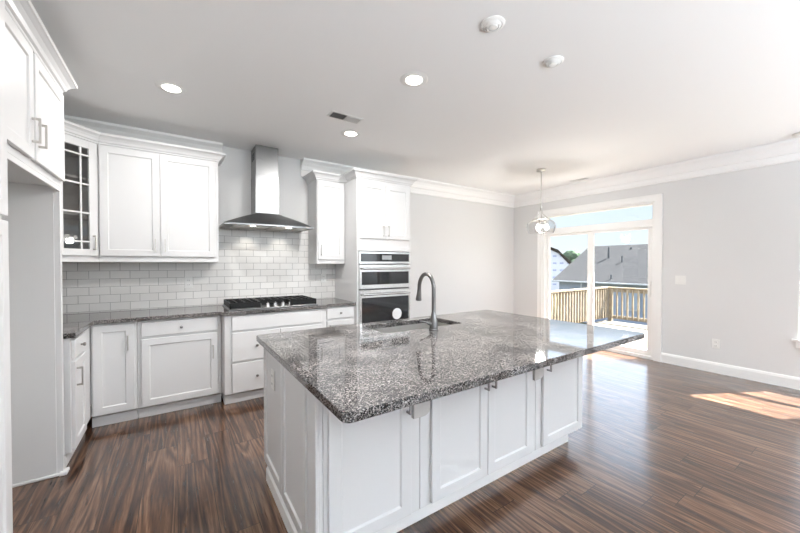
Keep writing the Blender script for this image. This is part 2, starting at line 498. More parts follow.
# ------------------------------------------------------------------ cabinet parts
def shaker_mb(w, h, st=0.057, t=0.02, rec=0.009):
    """door in the XZ plane, front at y=-t, back at 0"""
    mb = MB(); b = mb.bm
    o = [(0, 0), (w, 0), (w, h), (0, h)]
    i1 = [(st, st), (w - st, st), (w - st, h - st), (st, h - st)]
    g = 0.006
    i2 = [(st + g, st + g), (w - st - g, st + g), (w - st - g, h - st - g), (st + g, h - st - g)]
    A = [b.verts.new((x, 0, z)) for x, z in o]
    B = [b.verts.new((x, -t, z)) for x, z in o]
    C = [b.verts.new((x, -t, z)) for x, z in i1]
    D = [b.verts.new((x, -t + rec, z)) for x, z in i2]
    for k in range(4):
        j = (k + 1) % 4
        b.faces.new((A[k], A[j], B[j], B[k])); b.faces.new((B[k], B[j], C[j], C[k])); b.faces.new((C[k], C[j], D[j], D[k]))
    b.faces.new(D); b.faces.new(A[::-1])
    return mb


def pull(parent, x, z, vertical=True, length=0.128, y=-0.02, material=None):
    mb = MB(); L = length / 2; r = 0.0045
    if vertical:
        mb.box(x - r, x + r, y - 0.034, y - 0.025, z - L, z + L)
        for s in (-1, 1): mb.box(x - r, x + r, y - 0.026, y - 0.0003, z + s * (L - 0.006) - 0.0055, z + s * (L - 0.006) + 0.0055)
    else:
        mb.box(x - L, x + L, y - 0.034, y - 0.025, z - r, z + r)
        for s in (-1, 1): mb.box(x + s * (L - 0.006) - 0.0055, x + s * (L - 0.006) + 0.0055, y - 0.026, y - 0.0003, z - r, z + r)
    return mb.build('handle', material or M['nickel'], parent)


def knob(parent, x, z, y=-0.02):
    mb = MB()
    mb.tube([(x, y - 0.0003, z), (x, y - 0.012, z), (x, y - 0.016, z), (x, y - 0.026, z), (x, y - 0.028, z)], [0.006, 0.006, 0.013, 0.013, 0.009], 14)
    return mb.build('knob', M['knobdark'], parent, smooth=True)


def door(parent, x0, x1, z0, z1, hand=None, hm=None, name='door'):
    """a door on the local front plane; hand=(x, z) of a vertical pull"""
    o = shaker_mb(x1 - x0, z1 - z0).build(name, M['cabinet'], parent, bevel=0.0015, loc=(x0, -0.0005, z0))
    if hand: pull(o, hand[0] - x0, hand[1] - z0, material=hm)
    return o


def drawer(parent, x0, x1, z0, z1, kn=True, name='drawer'):
    w, h = x1 - x0, z1 - z0
    o = MB().box(0, w, -0.02, 0, 0, h).build(name, M['cabinet'], parent, bevel=0.003, loc=(x0, -0.0005, z0))
    if kn: knob(o, w / 2, h / 2)
    return o


CR0 = 2.460                                            # top of the wall cabinets


def crown(z0, z1, out):                                # cove profile scaled to its height and reach
    k = (z1 - z0) / 0.125; m = out / 0.080
    return [(x * m, z0 + z * k) for x, z in ((0, 0), (0.010, 0), (0.014, 0.008), (0.014, 0.020), (0.026, 0.030), (0.034, 0.055),
            (0.050, 0.080), (0.070, 0.096), (0.078, 0.100), (0.080, 0.125), (0, 0.125))]


CROWN = crown(CR0, 2.548, 0.070)
CR1 = 2.430
CROWN1 = crown(CR1, 2.520, 0.070)
CR2 = 2.505
CROWN2 = crown(CR2, 2.598, 0.075)
LIM = 0.0015

# ---- back-wall double wall cabinet
c = empty('wall_cabinet', (-0.58, 4.03, 1.40), 0, 'white two-door wall cabinet over the counter, left of the steel hood', 'cabinet')
MB().box(LIM, 0.958, 0, 0.325, 0, CR0 - 1.40).box(0, 0.958, -0.003, 0.0, -0.0, 0.03).build('body', M['cabinet'], c, bevel=0.002)
door(c, 0.012, 0.453, 0.055, 1.050, (0.453 - 0.035, 0.16))
door(c, 0.459, 0.930, 0.055, 1.050, (0.459 + 0.035, 0.16))
mb = MB(); full = [(-0.3, -0.3), (0.0, 0), (0.958, 0), (0.958, 0.327)]
mb.sweep([(o_, z - 1.40) for o_, z in CROWN], full, 1, 3)
mb.build('crown_moulding', M['cabinet'], c)

# ---- corner wall cabinet, set diagonally, glazed door
c = empty('corner_wall_cabinet', (-0.58, 4.03, 1.40), 0, 'white corner wall cabinet set diagonally with a glazed muntin door', 'cabinet')
mb = MB(); h = CR0 - 1.40
g = 0.0015
pl = [(-g, 0.0), (-g, 0.325), (-0.62, 0.325), (-0.62, -0.30), (-0.30 - g, -0.30), ]
# hollow carcass: back walls, side returns, top, bottom, shelves
mb.prism(pl, 0, 0.03); mb.prism([(-0.001, -0.001), (-0.020, 0.020), (-0.32, -0.28), (-0.2995, -0.2995)], 0.0301, 0.062); mb.prism(pl, h - 0.075, h)
mb.box(-0.62, -g, 0.305, 0.325, 0.03, h - 0.075); mb.box(-0.62, -0.60, -0.30, 0.305, 0.03, h - 0.075)
mb.box(-0.018 - g, -g, 0.0, 0.305, 0.03, h - 0.075); mb.box(-0.60, -0.30, -0.30, -0.282, 0.03, h - 0.075)
# diagonal face-frame stiles
q = 0.7071
def dg(t, o_): return (-t * q + o_ * q, -t * q - o_ * q)
for t0, t1 in ((0.0, 0.055), (0.37, 0.424)):
    mb.prism([dg(t0, 0), dg(t1, 0), dg(t1, -0.02), dg(t0 + 0.0, -0.02)], 0.03, h - 0.075)
mb.build('body', M['cabinet'], c)
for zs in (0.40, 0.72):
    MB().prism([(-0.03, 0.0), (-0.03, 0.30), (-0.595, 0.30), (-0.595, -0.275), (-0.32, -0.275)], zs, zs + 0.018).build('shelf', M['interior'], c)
dd = empty('door', (-0.424 * q, -0.424 * q, 0), R(45)); dd.parent = c      # local x runs along the diagonal to the right
dw0, dw1, dz0, dz1, st = 0.020, 0.396, 0.055, 1.045, 0.057
mb = MB()
mb.box(dw0, dw0 + st, -0.02, -0.0006, dz0, dz1).box(dw1 - st, dw1, -0.02, -0.0006, dz0, dz1)
mb.box(dw0 + st, dw1 - st, -0.02, -0.0006, dz0, dz0 + st).box(dw0 + st, dw1 - st, -0.02, -0.0006, dz1 - st, dz1)
mu = 0.014; xa, xb = dw0 + st, dw1 - st; za, zb = dz0 + st, dz1 - st
for xm in (xa + 0.062, xb - 0.062): mb.box(xm - mu / 2, xm + mu / 2, -0.017, -0.006, za, zb)
for zm in (za + 0.065, za + 0.065 + (zb - za - 0.13) / 3, za + 0.065 + 2 * (zb - za - 0.13) / 3, zb - 0.065):
    mb.box(xa, xb, -0.0172, -0.0058, zm - mu / 2, zm + mu / 2)
dframe = mb.build('door', M['cabinet'], c, bevel=0.001, loc=(-0.424 * q, -0.424 * q, 0), rz=R(45))
bpy.data.objects.remove(dd)
MB().box(xa, xb, -0.005, -0.002, za, zb).build('door_glass', M['cabglass'], dframe)
pull(dframe, dw1 - 0.03, dz0 + 0.115)
mb = MB(); full = [(-0.30, -0.62), (-0.30, -0.30), (0.0, 0), (0.958, 0)]
mb.sweep([(o_, z - 1.40) for o_, z in CROWN], full, 1, 2)
mb.build('crown_moulding', M['cabinet'], c)

# ---- left-run wall cabinet between the corner and the fridge cabinet
c = empty('side_wall_cabinet', (-0.88, 3.165, 1.40), R(90), 'white wall cabinet on the left wall between the fridge cabinet and the glazed corner cabinet', 'cabinet')
MB().box(0, 0.561, 0, 0.325, 0, CR0 - 1.40).build('body', M['cabinet'], c, bevel=0.002)
door(c, 0.012, 0.550, 0.055, 1.045, (0.05, 0.16))
mb = MB(); mb.sweep([(o_, z - 1.40) for o_, z in CROWN], [(0, 0), (0.565, 0), (0.865, -0.3)], 0, 1); mb.build('crown_moulding', M['cabinet'], c)

# ---- single wall cabinet right of the hood
c = empty('wall_cabinet', (1.455, 4.03, 1.385), 0, 'narrow white single-door wall cabinet between the hood and the oven tower', 'cabinet')
MB().box(0, 0.372, 0, 0.325, 0, CR1 - 1.385).build('body', M['cabinet'], c, bevel=0.002)
door(c, 0.012, 0.352, 0.055, 1.030, (0.047, 0.17))
mb = MB(); mb.sweep([(o_, z - 1.385) for o_, z in CROWN1], [(0, 0.327), (0, 0), (0.29, 0)], 0, 2); mb.build('crown_moulding', M['cabinet'], c)

# ---- oven tower
OX, OW, OY = 1.83, 0.80, 3.68
c = empty('oven_cabinet', (OX, OY, 0), 0, 'tall white cabinet holding the built-in double oven', 'cabinet')
mb = MB()
dpt = YB - OY - 0.002
mb.box(0, 0.022, 0, dpt, 0.1, CR1).box(OW - 0.022, OW, 0, dpt, 0.1, CR1).box(0.022, OW - 0.022, dpt - 0.02, dpt, 0.1, CR1)
mb.box(0.022, OW - 0.022, 0, dpt - 0.02, 1.545, CR1).box(0.022, OW - 0.022, 0, dpt - 0.02, 0.1, 0.37)
mb.box(0.022, OW - 0.022, 0.075, dpt, 0, 0.1)
mb.build('body', M['cabinet'], c, bevel=0.0015)
door(c, 0.025, 0.398, 1.70, 2.385, (0.398 - 0.035, 1.80))
door(c, 0.402, OW - 0.03, 1.70, 2.385, (0.402 + 0.035, 1.80))
drawer(c, 0.025, OW - 0.025, 0.12, 0.35)
mb = MB(); mb.sweep(CROWN1, [(0, 0.26), (0, 0), (OW, 0), (OW, dpt)], 0, 3); mb.build('crown_moulding', M['cabinet'], c)

c = empty('double_oven', (OX + 0.022, OY, 0), 0, 'stainless and black glass microwave and wall oven stacked in the tall cabinet', 'oven')
ow = OW - 0.044
MB().box(0.004, ow - 0.004, 0.001, 0.55, 0.375, 1.54).build('housing', M['ventdark'], c)
cp = MB().box(0.0, ow, -0.022, 0.0, 1.385, 1.535).build('control_panel', M['ovensteel'], c, bevel=0.002)
MB().box(0.02, ow - 0.02, -0.0245, -0.0223, 1.412, 1.512).build('control_glass', M['blackglass'], cp)
MB().box(0.32, 0.46, -0.0265, -0.0247, 1.438, 1.492).build('display', M['display'], cp)


def oven_door(z0, z1, wz0, wz1, hz):
    o = MB().box(0, ow, -0.03, 0, z0, z1).build('oven_door', M['ovensteel'], c, bevel=0.003)
    MB().box(0.03, ow - 0.03, -0.0325, -0.0303, wz0, wz1).build('door_glass', M['blackglass'], o)
    b = MB().tube([(0.03, -0.065, hz), (ow - 0.03, -0.065, hz)], 0.012, 12)
    for x in (0.05, ow - 0.05): b.tube([(x, -0.0303, hz), (x, -0.062, hz)], 0.009, 8)
    b.build('handle', M['ovensteel'], o, smooth=True)
    return o


oven_door(1.075, 1.375, 1.125, 1.285, 1.325)
lo = oven_door(0.39, 1.060, 0.46, 0.965, 1.005)
mb = MB(); mb.tube([(0.54, -0.0327, 0.735), (0.54, -0.0335, 0.735)], 0.072, 40)
tag(mb.build('sticker', M['paper'], lo), 'round pale paper sticker')

# ---- range hood
HX = 0.89
c = empty('range_hood', (HX, YB - 0.010, 1.80), 0, 'stainless steel chimney range hood over the gas cooktop', 'range hood')
mb = MB(); N = 12
hw, hd = 0.475, 0.50
def ring(w0, w1, y0, y1, z):   # rectangle ring with front arced slightly
    pts = [(-w0, y1, z), (-w0, y0, z)]
    return pts
secs = [(0.475, 0.50, 0.0), (0.475, 0.50, 0.016), (0.44, 0.475, 0.034), (0.34, 0.42, 0.078), (0.24, 0.36, 0.118), (0.16, 0.305, 0.148), (0.135, 0.275, 0.165)]
rings = []
for w_, d_, z_ in secs:
    r_ = [(-w_, 0, z_)]
    for i in range(N + 1):
        t = i / N; x_ = -w_ + 2 * w_ * t
        bow = 0.045 * (1 - (2 * t - 1) ** 2) * (w_ - 0.135) / 0.34
        r_.append((x_, -d_ + 0.045 * (w_ - 0.135) / 0.34 - bow, z_))
    r_.append((w_, 0, z_))
    rings.append([mb.bm.verts.new(p) for p in r_])
for a, b in zip(rings, rings[1:]):
    n = len(a)
    for i in range(n): mb.bm.faces.new((a[i], a[(i + 1) % n], b[(i + 1) % n], b[i]))
mb.bm.faces.new(rings[0][::-1]); mb.bm.faces.new(rings[-1])
cn = mb.build('canopy', M['steel'], c, smooth=True)
ch = MB().box(-0.135, 0.125, -0.275, 0, 0.166, 0.60).build('lower_flue', M['steel'], c, bevel=0.002)
ch = MB().box(-0.130, 0.120, -0.270, 0, 0.601, 0.938).build('upper_flue', M['steel'], c, bevel=0.002)
mb = MB()
for i in range(4): mb.box(-0.1325, -0.1303, -0.20, -0.06, 0.79 + i * 0.022, 0.80 + i * 0.022)
mb.build('vent_slots', M['black'], ch)
for s in (-1, 1):
    MB().box(s * 0.2 - 0.18, s * 0.2 + 0.18, -0.40, -0.10, -0.006, -0.0003).build('grease_filter', M['nickel'], cn)
    MB().lathe([(0.03, -0.008), (0.03, -0.0065)], 20, (s * 0.19, -0.435, 0)).build('hood_lamp', M['lamp'], cn)
    l = bpy.data.lights.new('hood_light', 'SPOT'); l.energy = 1.6; l.spot_size = R(95); l.spot_blend = 0.7; l.color = (1, 0.95, 0.86); l.shadow_soft_size = 0.02
    lo_ = bpy.data.objects.new('hood_light', l); COL.objects.link(lo_); lo_.location = (HX + s * 0.19, YB - 0.16, 1.775)
    lo_.rotation_euler = Vector((0, 0.35, -1)).to_track_quat('-Z', 'Y').to_euler()

# ---- base cabinets
BZ = 0.878


def base(name, loc, rz, w, dep, label):
    c = empty(name, loc, rz, label, 'cabinet')
    MB().box(LIM, w - LIM, 0, dep, 0.1, BZ).box(LIM, w - LIM, 0.065, dep, 0, 0.0995).build('body', M['cabinet'], c, bevel=0.002)
    # stepped base board under the doors
    MB().box(LIM, w - LIM, 0.030, 0.0645, 0.0, 0.085).build('toe_board', M['cabinet'], c, bevel=0.003)
    return c


FY = 3.745
c = base('base_cabinet', (-0.60, FY, 0), 0, 0.31, 0.608, 'white base cabinet with one tall narrow door, at the inner corner')
door(c, 0.018, 0.290, 0.112, 0.862, (0.250, 0.700))
c = base('base_cabinet', (-0.29, FY, 0), 0, 0.66, 0.608, 'white base cabinet with one wide drawer over one wide door')
drawer(c, 0.030, 0.625, 0.735, 0.862)
door(c, 0.030, 0.625, 0.112, 0.712, (0.585, 0.53))
CY = 3.645
c = base('cooktop_cabinet', (0.385, CY, 0), 0, 1.035, 0.708, 'white drawer cabinet under the gas cooktop')
MB().prism([(0.0, -0.0), (0.0, 0.10), (-0.012, 0.10)], 0.1, BZ).build('corner_post', M['cabinet'], c)
drawer(c, 0.065, 0.980, 0.725, 0.862, False, 'false_front')
drawer(c, 0.065, 0.519, 0.420, 0.705); drawer(c, 0.065, 0.519, 0.112, 0.400)
drawer(c, 0.526, 0.980, 0.420, 0.705); drawer(c, 0.526, 0.980, 0.112, 0.400)
c = base('base_cabinet', (1.42, FY, 0), 0, 0.409, 0.608, 'narrow white base cabinet with small top drawer beside the oven tower')
drawer(c, 0.045, 0.385, 0.735, 0.862)
door(c, 0.045, 0.385, 0.112, 0.712, (0.08, 0.60))
# left run
c = base('base_cabinet', (-0.60, 3.12, 0), R(90), 0.38, 0.608, 'white base cabinet with small drawer over a door, beside the fridge space')
drawer(c, 0.020, 0.355, 0.735, 0.862)
door(c, 0.020, 0.355, 0.112, 0.712, (0.060, 0.60))
c = base('corner_base_cabinet', (-0.60, 3.50, 0), R(90), 0.243, 0.608, 'blank white corner filler cabinet turning the kitchen run')

# ---- back L countertop
mb = MB()
mb.prism([(XL + .0095, 3.115), (-0.57, 3.115), (-0.57, 3.705), (0.345, 3.705), (0.385, 3.615), (1.42, 3.615), (1.46, 3.705), (1.828, 3.705), (1.828, YB - 0.0095), (XL + 0.0095, YB - 0.0095)], 0.879, 0.914)
tag(mb.build('kitchen_countertop', M['granite'], bevel=0.003), 'L-shaped speckled granite countertop along the back and left walls', 'countertop')

# ---- cooktop
c = empty('gas_cooktop', (0.43, 3.70, 0.9145), 0, 'stainless gas cooktop with black cast-iron grates and five knobs', 'cooktop')
MB().box(0, 0.92, 0, 0.54, 0, 0.012).build('top_plate', M['steel'], c, bevel=0.004)
for i in range(3):
    x0 = 0.012 + i * 0.300; x1 = x0 + 0.294; y0 = 0.022 if i != 1 else 0.190; y1 = 0.525
    mb = MB(); b_ = 0.0065; z0, z1 = 0.050, 0.072
    mb.box(x0, x1, y0, y0 + 0.013, z0, z1).box(x0, x1, y1 - 0.013, y1, z0, z1).box(x0, x0 + 0.013, y0 + 0.013, y1 - 0.013, z0, z1).box(x1 - 0.013, x1, y0 + 0.013, y1 - 0.013, z0, z1)
    for j in range(1, 4):
        xm = x0 + j * 0.294 / 4; mb.box(xm - b_, xm + b_, y0 + 0.013, y1 - 0.013, z0 + 0.001, z1 + 0.003)
    for j in range(1, 4):
        ym = y0 + j * (y1 - y0) / 4; mb.box(x0 + 0.013, x1 - 0.013, ym - b_, ym + b_, z0 + 0.002, z1 + 0.002)
    for xx in (x0, x1 - 0.015):
        for yy in (y0, y1 - 0.015): mb.box(xx, xx + 0.015, yy, yy + 0.015, 0.0125, z0)
    mb.box(x0, x1, y0, y0 + 0.006, 0.018, z0 + .004).box(x0, x0 + 0.006, y0 + 0.006, y1, 0.018, z0 + .004).box(x1 - 0.006, x1, y0 + 0.006, y1, 0.018, z0 + .004)
    mb.build('grate', M['black'], c, bevel=0.002)
    bs = [(x0 + 0.147, 0.16), (x0 + 0.147, 0.40)] if i != 1 else [(x0 + 0.147, 0.31)]
    for bx, by in bs:
        MB().lathe([(0.045, 0.0125), (0.045, 0.022), (0.036, 0.024), (0.034, 0.032), (0.0, 0.033)], 20, (bx, by, 0), False).build('burner', M['black'], c, smooth=True)
for i in range(5):
    x_ = 0.300 + i * 0.080
    MB().lathe([(0.027, 0.0125), (0.026, 0.017), (0.021, 0.020), (0.019, 0.046), (0.013, 0.049)], 18, (x_, 0.055, 0)).box(x_ - 0.004, x_ + 0.004, 0.037, 0.073, 0.0465, 0.060).build('knob', M['knobsteel'], c, smooth=True)

# ---- fridge surround: overhead cabinet, end panel, pantry
FX = -0.625
c = empty('fridge_cabinet', (FX, 1.955, 0), R(90), 'white two-door cabinet over the empty fridge space', 'cabinet')
fw, fd = 1.125, FX - XL - 0.002
mb = MB()
mb.box(0, fw, 0, fd, 1.885, CR2)
mb.box(0, 0.02, 0.0, fd, 0, 1.885).box(fw - 0.032, fw, 0.0, fd, 0, 1.885)
mb.box(0.02, fw - 0.032, 0.0, 0.02, 1.855, 1.885)
mb.build('body', M['cabinet'], c, bevel=0.002)
door(c, 0.010, 0.545, 1.925, 2.485, (0.510, 2.065))
door(c, 0.575, fw - 0.010, 1.925, 2.485, (0.610, 2.065))
mb = MB(); mb.sweep(CROWN2, [(0, 0), (fw, 0), (fw, 0.25)], 0, 2); mb.build('crown_moulding', M['cabinet'], c)
MB().box(fw - 0.050, fw - 0.0325, 0.02, fd, 0.0, 0.018).box(fw - 0.06, fw + 0.012, -0.022, 0.018, 0.0, 0.022).build('shoe_moulding', M['cabinet'], c, bevel=0.004)
MB().box(fw - 0.040, fw - 0.0325, 0.03, fd, 0.019, 1.84).build('side_panel', M['wall'], c)
MB().box(0.021, fw - 0.0405, fd - 0.012, fd - 0.002, 0.02, 1.84).build('back_panel', M['wall'], c)
c = empty('pantry_cabinet', (-0.565, 0.75, 0), R(90), 'tall white pantry cabinet front at the left edge of the photo', 'cabinet')
MB().box(0, 1.203, 0, -0.565 - XL - 0.002, 0.1, CR2).box(0, 1.203, 0.06, -0.565 - XL - 0.002, 0, 0.0995).build('body', M['cabinet'], c, bevel=0.002)
door(c, 0.01, 0.598, 0.112, 1.55, (0.56, 1.25)); door(c, 0.602, 1.195, 0.112, 1.55, (0.64, 1.25))
door(c, 0.01, 0.598, 1.57, 2.49, (0.56, 1.70)); door(c, 0.602, 1.195, 1.57, 2.49, (0.64, 1.70))

# ------------------------------------------------------------------ island
IP = M['knobdark']
IX0, IX1, IY0, IY1 = 0.486, 2.547, 1.345, 2.32
def island_unit(x0, x1, label, name='island_cabinet', sink_base=False):
    c = empty(name, (x0, IY0, 0), 0, label, 'cabinet', None)
    w = x1 - x0; dp = IY1 - IY0
    mb = MB()
    if sink_base:                                  # hollow top where the sink hangs
        mb.box(LIM, w - LIM, 0, 0.5, 0.135, BZ).box(LIM, w - LIM, 0.5, dp, 0.135, 0.60)
        mb.box(LIM, 0.06, 0.5, dp, 0.60, BZ).box(w - 0.06, w - LIM, 0.5, dp, 0.60, BZ).box(0.06, w - 0.06, dp - 0.02, dp, 0.60, BZ)
    else: mb.box(LIM, w - LIM, 0, dp, 0.135, BZ)
    mb.box(LIM, w - LIM, 0.10, dp - 0.08, 0, 0.1345).build('body', M['cabinet'], c, bevel=0.002)
    return c


XA, XB = 1.020, 1.985
c = island_unit(IX0 + 0.022, XA, 'white island cabinet with one door at the near left corner of the island')
door(c, 0.020, 0.445, 0.150, 0.866, (0.418, 0.725), IP)
# island end panel on the left face
def xpanel(parent, x, ya, yb, z0, z1):           # framed panel facing -X
    b = shaker_mb(yb - ya, z1 - z0, 0.05, 0.016, 0.009)
    return b.build('end_panel', M['cabinet'], parent, bevel=0.001, loc=(x, yb, z0), rz=R(-90))
e0 = empty('island_end_panel', (IX0, 0, 0), 0, 'white two-section end panel with base moulding on the left end of the island', 'cabinet panel')
MB().box(0.004, 0.0215, IY0, IY1, 0.10, BZ).box(0.004, 0.0215, IY0, IY1 - 0.08, 0, 0.0995).build('backing', M['cabinet'], e0, bevel=0.001)
xpanel(e0, 0.0035, 1.885, IY1 - 0.001, 0.101, 0.875)
xpanel(e0, 0.0035, 1.475, 1.879, 0.101, 0.875)
MB().box(-0.012, 0.0035, IY0 - 0.004, 1.43, 0.101, 0.880).box(-0.004, 0.0035, 1.432, 1.470, 0.101, 0.880).build('corner_post', M['cabinet'], e0, bevel=0.004)
MB().sweep([(0, 0.0005), (0.020, 0.0005), (0.020, 0.075), (0.012, 0.092), (0, 0.099)], [(0.003, IY0 + 0.095), (0.003, IY1 - 0.082)], side=-1).build('base_moulding', M['trim'], e0)

c = island_unit(XA, XB, 'white island cabinet with a pair of doors at the middle of the seating side', sink_base=True)
door(c, 1.085 - XA, 1.499 - XA, 0.150, 0.866, (1.474 - XA, 0.725), IP)
door(c, 1.505 - XA, 1.925 - XA, 0.150, 0.866, (1.536 - XA, 0.725), IP)
c = island_unit(XB, IX1, 'white island cabinet with one door at the far right end, nearest the patio door')
door(c, 2.046 - XB, 2.540 - XB, 0.150, 0.866, (2.083 - XB, 0.725), IP)
b = MB().box(IX0 + 0.03, IX1 - 0.02, IY0 + 0.08, IY0 + 0.0985, 0.0, 0.095)
tag(b.build('island_base_board', M['trim'], bevel=0.003), 'white recessed base board along the seating side of the island', 'base board')
# steel brackets under the overhang
for bx, hw_, lab in ((1.0135, 0.052, 'grey bracket plate under the island overhang, left of the paired doors'), (1.9845, 0.050, 'grey bracket plate under the island overhang, right of the paired doors')):
    pts = [(-hw_, 0), (hw_, 0), (hw_, -0.225), (hw_ - 0.006, -0.240), (hw_ - 0.020, -0.252), (hw_ - 0.035, -0.256), (-hw_, -0.256)]
    n_ = len(pts); b = MB()
    vs = [(x_, y_, z_ - 0.0005) for y_ in (-0.0008, -0.030) for x_, z_ in pts]
    b.hull(vs, [tuple(range(n_)), tuple(range(2 * n_ - 1, n_ - 1, -1))] + [(i, i + n_, (i + 1) % n_ + n_, (i + 1) % n_) for i in range(n_)])
    b.box(-0.025, 0.025, -0.27, -0.0305, -0.008, -0.0006)
    tag(b.build('countertop_bracket', M['bracket'], bevel=0.002, loc=(bx, IY0, BZ + .0005)), lab, 'bracket', 'brackets under the island overhang')

# island countertop with sink cutout
CX0, CX1, CYa, CYb = 0.432, 2.648, 0.957, 2.357
SX0, SX1, SY0, SY1 = 1.17, 1.885, 1.925, 2.262
def rrect(x0, x1, y0, y1, r, n=5):
    pts = []
    for cx_, cy_, a0 in ((x1 - r, y1 - r, 0), (x0 + r, y1 - r, 90), (x0 + r, y0 + r, 180), (x1 - r, y0 + r, 270)):
        for i in range(n + 1):
            a = R(a0 + 90 * i / n); pts.append((cx_ + r * math.cos(a), cy_ + r * math.sin(a)))
    return pts
outer = rrect(CX0, CX1, CYa, CYb, 0.03); inner = rrect(SX0, SX1, SY0, SY1, 0.03)
mb = MB(); n = len(outer)
L = []
for z in (0.879, 0.914):
    L.append(([mb.bm.verts.new((x, y, z)) for x, y in outer], [mb.bm.verts.new((x, y, z)) for x, y in inner]))
for o_, i_ in L:
    for j in range(n): mb.bm.faces.new((o_[j], o_[(j + 1) % n], i_[(j + 1) % n], i_[j]))
for s in (0, 1):
    a, b = L[0][s], L[1][s]
    for j in range(n): mb.bm.faces.new((a[j], a[(j + 1) % n], b[(j + 1) % n], b[j]))
tag(mb.build('island_countertop', M['granite'], bevel=0.003), 'large speckled granite countertop with a sink cutout on the white island', 'countertop')

# sink bowl, hung under the cutout (the island carcass is open here)
c = empty('sink', (0, 0, 0), 0, 'undermount stainless sink set into the island countertop', 'sink')
mb = MB()
ro = rrect(SX0 - 0.012, SX1 + 0.012, SY0 - 0.012, SY1 + 0.012, 0.035); ri = rrect(SX0 - 0.004, SX1 + 0.004, SY0 - 0.004, SY1 + 0.004, 0.03)
rb = rrect(SX0 + 0.006, SX1 - 0.006, SY0 + 0.006, SY1 - 0.006, 0.04)
v = [[mb.bm.verts.new((x, y, z)) for x, y in pts] for pts, z in ((rb, 0.690), (ri, 0.72), (ri, 0.8782), (ro, 0.8782), (ro, 0.685))]
for a, b in zip(v, v[1:]):
    for j in range(n): mb.bm.faces.new((a[j], a[(j + 1) % n], b[(j + 1) % n], b[j]))
mb.bm.faces.new(v[0]); mb.bm.faces.new(v[-1][::-1])
mb.build('bowl', M['basin'], c, smooth=True)
MB().lathe([(0.045, 0.6905), (0.045, 0.694), (0.03, 0.695)], 20, ((SX0 + SX1) / 2, (SY0 + SY1) / 2, 0)).build('drain', M['steel'], c, smooth=True)

# faucet
c = empty('kitchen_faucet', (1.522, 1.845, 0.9145), 0, 'dark grey pull-down gooseneck faucet at the island sink', 'faucet')
MB().lathe([(0.034, 0), (0.034, 0.006), (0.030, 0.010), (0.029, 0.055), (0.024, 0.075), (0.0155, 0.125)], 24).build('base', M['gunmetal'], c, smooth=True)
pts = [(0, 0, 0.115), (0, 0, 0.20), (0, 0, 0.29)]
for i in range(1, 13):
    a = PI * i / 12 * 0.93; pts.append((0, 0.085 - 0.085 * math.cos(a), 0.29 + 0.105 * math.sin(a)))
pts.append((0, pts[-1][1] + 0.002, 0.275))
MB().tube(pts, 0.0145, 14).build('spout', M['gunmetal'], c, smooth=True)
ex, ez = pts[-1][1], pts[-1][2]
MB().tube([(0, ex, ez + 0.002), (0, ex + 0.003, ez - 0.03), (0, ex + 0.008, ez - 0.075), (0, ex + 0.009, ez - 0.082)], [0.0150, 0.0175, 0.023, 0.021], 16).build('spray_head', M['gunmetal'], c, smooth=True)
MB().tube([(-0.022, 0, 0.045), (-0.040, 0, 0.048), (-0.055, 0.01, 0.055), (-0.105, 0.02, 0.067)], [0.014, 0.013, 0.007, 0.0055], 12).build('lever', M['gunmetal'], c, smooth=True)

# ------------------------------------------------------------------ ceiling fittings
def downlight(x, y, label, power):
    c = empty('recessed_light', (x, y, H), 0, label, 'ceiling light', 'recessed ceiling lights')
    MB().lathe([(0.064, -0.005), (0.090, -0.006), (0.104, -0.001)], 32, caps=True).build('trim_ring', M['plastic'], c, smooth=True)
    MB().lathe([(0.058, -0.0085), (0.060, -0.0065)], 32).build('lens', M['lamp'], c)
    l = bpy.data.lights.new('downlight', 'AREA'); l.shape = 'DISK'; l.size = 0.12; l.energy = power; l.color = (1.0, 0.98, 0.96)
    o = bpy.data.objects.new('downlight', l); COL.objects.link(o); o.location = (x, y, H - 0.014)


downlight(1.468, 2.009, 'large round recessed ceiling light, nearest above the island', 44)
downlight(-0.019, 3.14, 'recessed ceiling light above the left kitchen aisle', 12)
downlight(1.52, 3.194, 'small recessed ceiling light just beside the ceiling vent', 9)


def cover(x, y, label):
    c = MB().lathe([(0.066, -0.001), (0.066, -0.006), (0.052, -0.013), (0.048, -0.010), (0.044, -0.016), (0.033, -0.021), (0.029, -0.017), (0.023, -0.024), (0.0, -0.027)], 32, caps=False)
    return tag(c.build('ceiling_cover', M['plastic'], smooth=True, loc=(x, y, H)), label, 'ceiling cover', 'round covers over the island pendant boxes')


cover(1.499, 1.297, 'white domed round ceiling cover, the left and nearer of the two')
cover(2.112, 1.311, 'white domed round ceiling cover, the right of the two')
c = MB().lathe([(0.07, -0.001), (0.07, -0.02), (0.055, -0.034), (0.0, -0.036)], 28, caps=False)
tag(c.build('smoke_detector', M['plastic'], smooth=True, loc=(5.40, 0.585, H)), 'round white smoke detector on the ceiling at the right edge', 'smoke detector')


